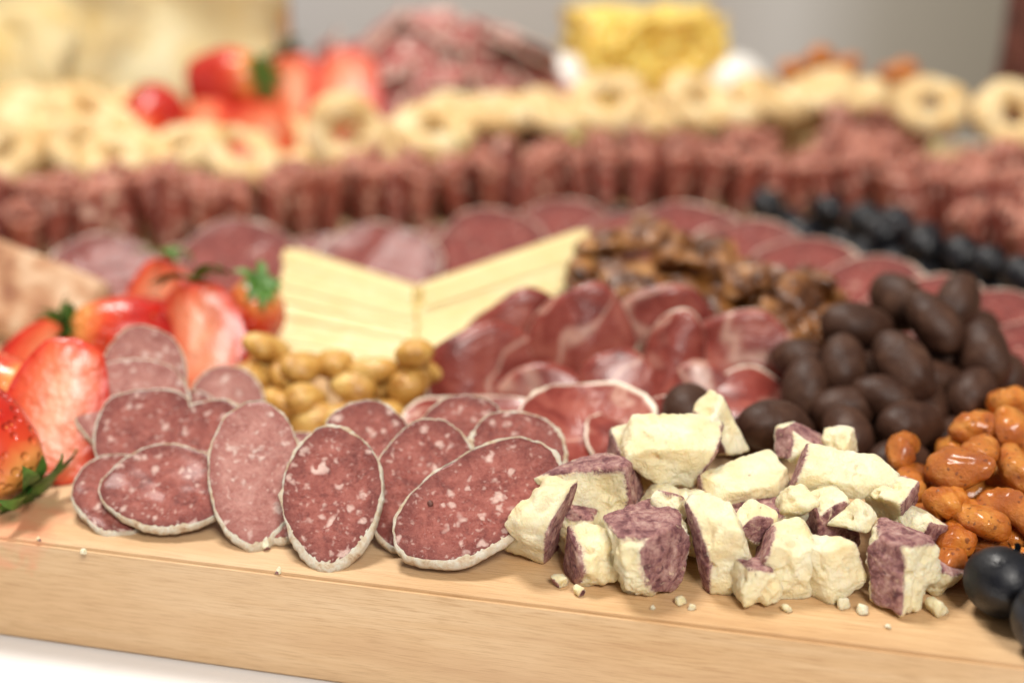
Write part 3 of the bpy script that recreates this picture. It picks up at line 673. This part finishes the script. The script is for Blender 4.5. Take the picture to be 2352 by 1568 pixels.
# ---------------------------------------------------------------- back pile of salami
gk='mound of overlapping salami slices'
ms=[slice_meshes(2.9,2.7,.14,60+i,.08,MOUND,RIND2,1.4,.05,.2) for i in range(4)]
SP=Kind([(lambda i=i: thing('salami_slice',ms[i][0],'round salami slice draped in a low mound','salami slice',gk,[('rind',ms[i][1])])) for i in range(4)])
cxp,cyp=-5.2,87
for lay,(n,rr,z,tl) in enumerate([(14,8.8,2.2,70),(14,8.2,4.2,62),(12,6.8,6.2,50),(9,4.6,7.8,34),(5,2.2,8.6,18)]):
    for i in range(n):
        a=2*math.pi*i/n+lay*.4
        put(SP(),cxp+(1.0 if lay>2 else 0)+rr*math.cos(a)+R(-.5,.5),cyp+rr*.62*math.sin(a),z+R(-.4,.4),M=Matrix.Rotation(a+math.pi/2,3,'Z')@Matrix.Rotation(rad(tl+R(-12,12)),3,'X')@Matrix.Rotation(R(-.25,.25),3,'Y')@Matrix.Rotation(R(0,6),3,'Z'))
# ---------------------------------------------------------------- bowl + honeycomb
def revolve(name,prof,mat,n=64):
    V=[];F=[];P=len(prof)
    for i in range(n):
        a=2*math.pi*i/n
        for r,z in prof: V.append((r*math.cos(a),r*math.sin(a),z))
    for i in range(n):
        j=(i+1)%n
        for q in range(P-1): F.append((i*P+q,j*P+q,j*P+q+1,i*P+q+1))
    return mesh(name,V,F,mat)
bowl=revolve('bowl',[(.01,.05),(3.5,.05),(3.8,.4),(5.6,1.6),(6.6,3.2),(6.8,4.6),(6.65,4.8),(6.45,4.6),(6.2,3.2),(5.2,2.0),(3.6,.9),(.01,.8)],WHITE)
put(thing('serving_bowl',bowl,'round white ceramic bowl holding honeycomb','bowl'),9.0,95,0)
def comb():
    D,F=ico(6);V=[]
    for d in D:
        p=Vector((max(-1,min(1,d.x*1.6))*4.4,max(-1,min(1,d.y*1.6))*3.6,max(-1,min(1,d.z*1.5))*2.8))
        h=noise.voronoi(p*1.0)[0][0]; n=noise.noise(p*.35)
        k=1+.22*min(h,.8)-.06+.26*n+.12*noise.noise(p*1.2); V.append(p*k)
    return mesh('honeycomb',V,F,HONEY)
put(thing('honeycomb',comb(),'bright yellow honeycomb chunk in a white bowl','honeycomb'),8.6,92,6.2,rz=10)
EG=Kind([lambda: thing('mozzarella_ball',blob('mozzarella_ball',2.3,2.2,2.0,77,WHITE,.04,.03,.4,4),'smooth white mozzarella ball','cheese ball','white mozzarella balls')])
for x,y,z in [(3.4,89.5,5.0),(14.0,89.5,5.0),(12.0,90.5,4.6),(5.2,90.5,4.2)]: put(EG(),x,y,z,rz=R(0,90))
for x,y,z,k in [(18.7,91,5.9,0),(20.0,91.5,6.1,1),(20.8,91,5.7,2),(19.6,90.5,5.5,3),(24.6,90.5,5.7,0),(17.8,91,5.3,1),(20.8,92,4.9,2),(18.8,92,4.7,2),(19.2,90.6,6.4,1),(23.8,90.8,5.4,2)]:
    o=CS(k); put(o,x,y,z,rx=R(0,60),ry=R(0,60),rz=R(0,180),s=1.3)
for x in (17.5,19.6,21.7,24): 
    for z in (1,2.6,3.8): put(RG(),x,91.5,z,rx=R(-8,8),ry=R(-8,8),rz=R(0,90))
# ---------------------------------------------------------------- big cheeses
def block(name,poly,h,mat,seed,amp=.25):
    bm=bmesh.new(); vs=[bm.verts.new((x,y,0)) for x,y in poly]; f=bm.faces.new(vs)
    r=bmesh.ops.extrude_face_region(bm,geom=[f]); 
    for v in r['geom']:
        if isinstance(v,bmesh.types.BMVert): v.co.z=h
    bmesh.ops.recalc_face_normals(bm,faces=bm.faces)
    bmesh.ops.bevel(bm,geom=bm.edges[:],offset=.15,segments=2,affect='EDGES')
    bmesh.ops.triangulate(bm,faces=bm.faces[:])
    for _ in range(4):
        long=[e for e in bm.edges if e.calc_length()>1.0]
        if not long: break
        bmesh.ops.subdivide_edges(bm,edges=long,cuts=1)
        bmesh.ops.triangulate(bm,faces=bm.faces[:])
    for v in bm.verts:
        q=v.co*.35+Vector((seed,0,0)); v.co+=Vector((noise.noise(q),noise.noise(q+Vector((9,0,0))),.3*noise.noise(q+Vector((0,9,0)))))*amp
        v.co.z=max(v.co.z,0.02)
    V=[v.co.copy() for v in bm.verts]; bm.verts.index_update(); F=[tuple(v.index for v in f.verts) for f in bm.faces]; bm.free()
    return mesh(name,V,F,mat,True)
big=thing('cheese_wedge',block('cheese_wedge',[(-8,-4),(8.3,-4.5),(8.4,-2.4),(-7.5,2)],17,BIGCH,1,1.2),'tall rough cut wedge of aged yellow cheese','cheese',None,[('rind',block('rind',[(8.75,-4.5),(9.1,-4.4),(9.1,-2.4),(8.8,-2.4)],17,ORIND,3,.1))])
put(big,-22.6,88,0,rx=-10,rz=4)
put(thing('cheese_wedge',block('cheese_wedge',[(-6,-1.5),(4.5,-2),(5,2),(-6,2)],9.5,BIGCH,5,1.2),'lower broken wedge of pale yellow cheese','cheese'),-31.0,82.5,1.2,rx=-22,rz=10,ry=6)
for i,(x,y,z) in enumerate([(-33,79,2.2),(-28,80.5,2.8),(-30,77.5,1.4),(-25,80,3.0),(-22,80.5,2.6),(-26.5,78,1.6)]):
    o=thing('round_cracker',revolve('round_cracker',[(.01,0),(2.6,0),(2.9,.25),(2.6,.5),(.01,.55)],CRK),'thin round cracker leaning on cheese','cracker','round crackers beside the cheese')
    put(o,x,y,z+1,rx=60,rz=R(-20,20))
sd=revolve('dried_sausage',[(.01,0),(1.4,.2),(2.1,1.0),(2.4,4),(2.3,8),(2.45,12),(2.1,14.5),(1.2,15.6),(.01,15.9)],DRIED)
put(thing('dried_sausage',sd,'dark red dried sausage standing upright','sausage'),31.6,87,0,ry=3)
br=thing('bread_slice',block('bread_slice',[(-3,-.5),(3,-.5),(3,.5),(-3,.5)],3.8,TAN,8,.2),'tan nut bread slice beside the strawberries','bread'); put(br,-20.9,56.0,.2,rx=-36,ry=28,rz=14)
# ---------------------------------------------------------------- setting
yaw=-13.7
ca,sa=math.cos(rad(yaw)),math.sin(rad(yaw))
def tob(x,y): 
    dx,dy=x,y-34.95; return (dx*ca+dy*sa,-dx*sa+dy*ca)
JU=(*tob(-15.2,39.7),0)
WOOD=wood()
def board():
    bm=bmesh.new(); bmesh.ops.create_cube(bm,size=1)
    for v in bm.verts: v.co=Vector((v.co.x*110,(v.co.y+.5)*66+0,(v.co.z-.5)*3.5))
    bmesh.ops.bevel(bm,geom=bm.edges[:],offset=.10,segments=4,affect='EDGES')
    V=[v.co.copy() for v in bm.verts]; bm.verts.index_update(); F=[tuple(v.index for v in f.verts) for f in bm.faces]; bm.free()
    return mesh('cutting_board',V,F,WOOD,False)
bo=thing('cutting_board',board(),'thick maple cutting board holding cured meats and cheeses','cutting board'); put(bo,0,34.95,0,rz=yaw)
TBL=simple('white_table_surface',[(.3,(.74,.73,.73)),(.7,(.78,.77,.77))],.05,.5,.0002,2).m
def box(name,x0,x1,y0,y1,z0,z1,mat):
    V=[(x,y,z) for x in (x0,x1) for y in (y0,y1) for z in (z0,z1)]
    F=[(0,1,3,2),(4,6,7,5),(0,4,5,1),(2,3,7,6),(0,2,6,4),(1,5,7,3)]
    return mesh(name,V,F,mat,False)
tb=thing('table',box('table',-120,120,-20,112,-7,-3.52,TBL),'smooth white table top under the cutting board','table')
FLR=simple('grey_floor',[(.3,(.30,.27,.25)),(.7,(.42,.39,.36))],.02,.6,.0002,1).m
f=obj('floor',mesh('floor',[(-600,-100,-90),(600,-100,-90),(600,420,-90),(-600,420,-90)],[(0,1,2,3)],FLR,False)); f['kind']='structure'
WM=Mt('grey_wall_shading',.8)
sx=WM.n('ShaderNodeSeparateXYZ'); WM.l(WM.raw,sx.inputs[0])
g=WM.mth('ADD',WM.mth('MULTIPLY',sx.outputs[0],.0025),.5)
c=WM.ramp(g,[(.10,(.20,.17,.15)),(.32,(.46,.44,.43)),(.50,(.46,.42,.38)),(.63,(.48,.44,.40)),(.69,(.64,.61,.57)),(.76,(.42,.38,.31)),(.95,(.30,.26,.18))])  # soft sideways shading and a pale upright band painted into the wall colour
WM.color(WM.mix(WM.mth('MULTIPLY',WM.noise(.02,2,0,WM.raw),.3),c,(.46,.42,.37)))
w=obj('wall',mesh('wall',[(-600,400,-90),(600,400,-90),(600,400,200),(-600,400,200)],[(0,1,2,3)],WM.m,False)); w['kind']='structure'
# ---------------------------------------------------------------- light
wd=bpy.data.worlds.new('World'); sc.world=wd; wd.use_nodes=True
bg=wd.node_tree.nodes['Background']; bg.inputs[0].default_value=(1.0,.93,.85,1); bg.inputs[1].default_value=.24
def area(loc,tgt,size,e,c):
    l=bpy.data.lights.new('softbox','AREA'); l.size=size; l.energy=e; l.color=c; l.shape='SQUARE'
    o=bpy.data.objects.new('softbox_light',l); col.objects.link(o); o.location=loc
    o.rotation_euler=(Vector(tgt)-Vector(loc)).to_track_quat('-Z','Y').to_euler()
area((-.30,.78,1.3),(0,.48,0),.32,19,(1,.945,.87))
area((.45,-.95,1.35),(0,.6,0),.5,34,(1,.95,.88))
area((-.6,2.4,1.6),(0,4,0),1.2,66,(1,.96,.92))
sc.view_settings.view_transform='Standard'; sc.view_settings.look='None'; sc.view_settings.exposure=0
# ---------------------------------------------------------------- camera
cd=bpy.data.cameras.new('Camera'); cam=bpy.data.objects.new('Camera',cd); col.objects.link(cam)
cam.location=(0,0,.205); cam.rotation_euler=(rad(70),0,0)
cd.lens=50; cd.sensor_width=36; cd.clip_start=.01; cd.clip_end=50
cd.dof.use_dof=True; cd.dof.focus_distance=.41; cd.dof.aperture_fstop=4.0
sc.camera=cam
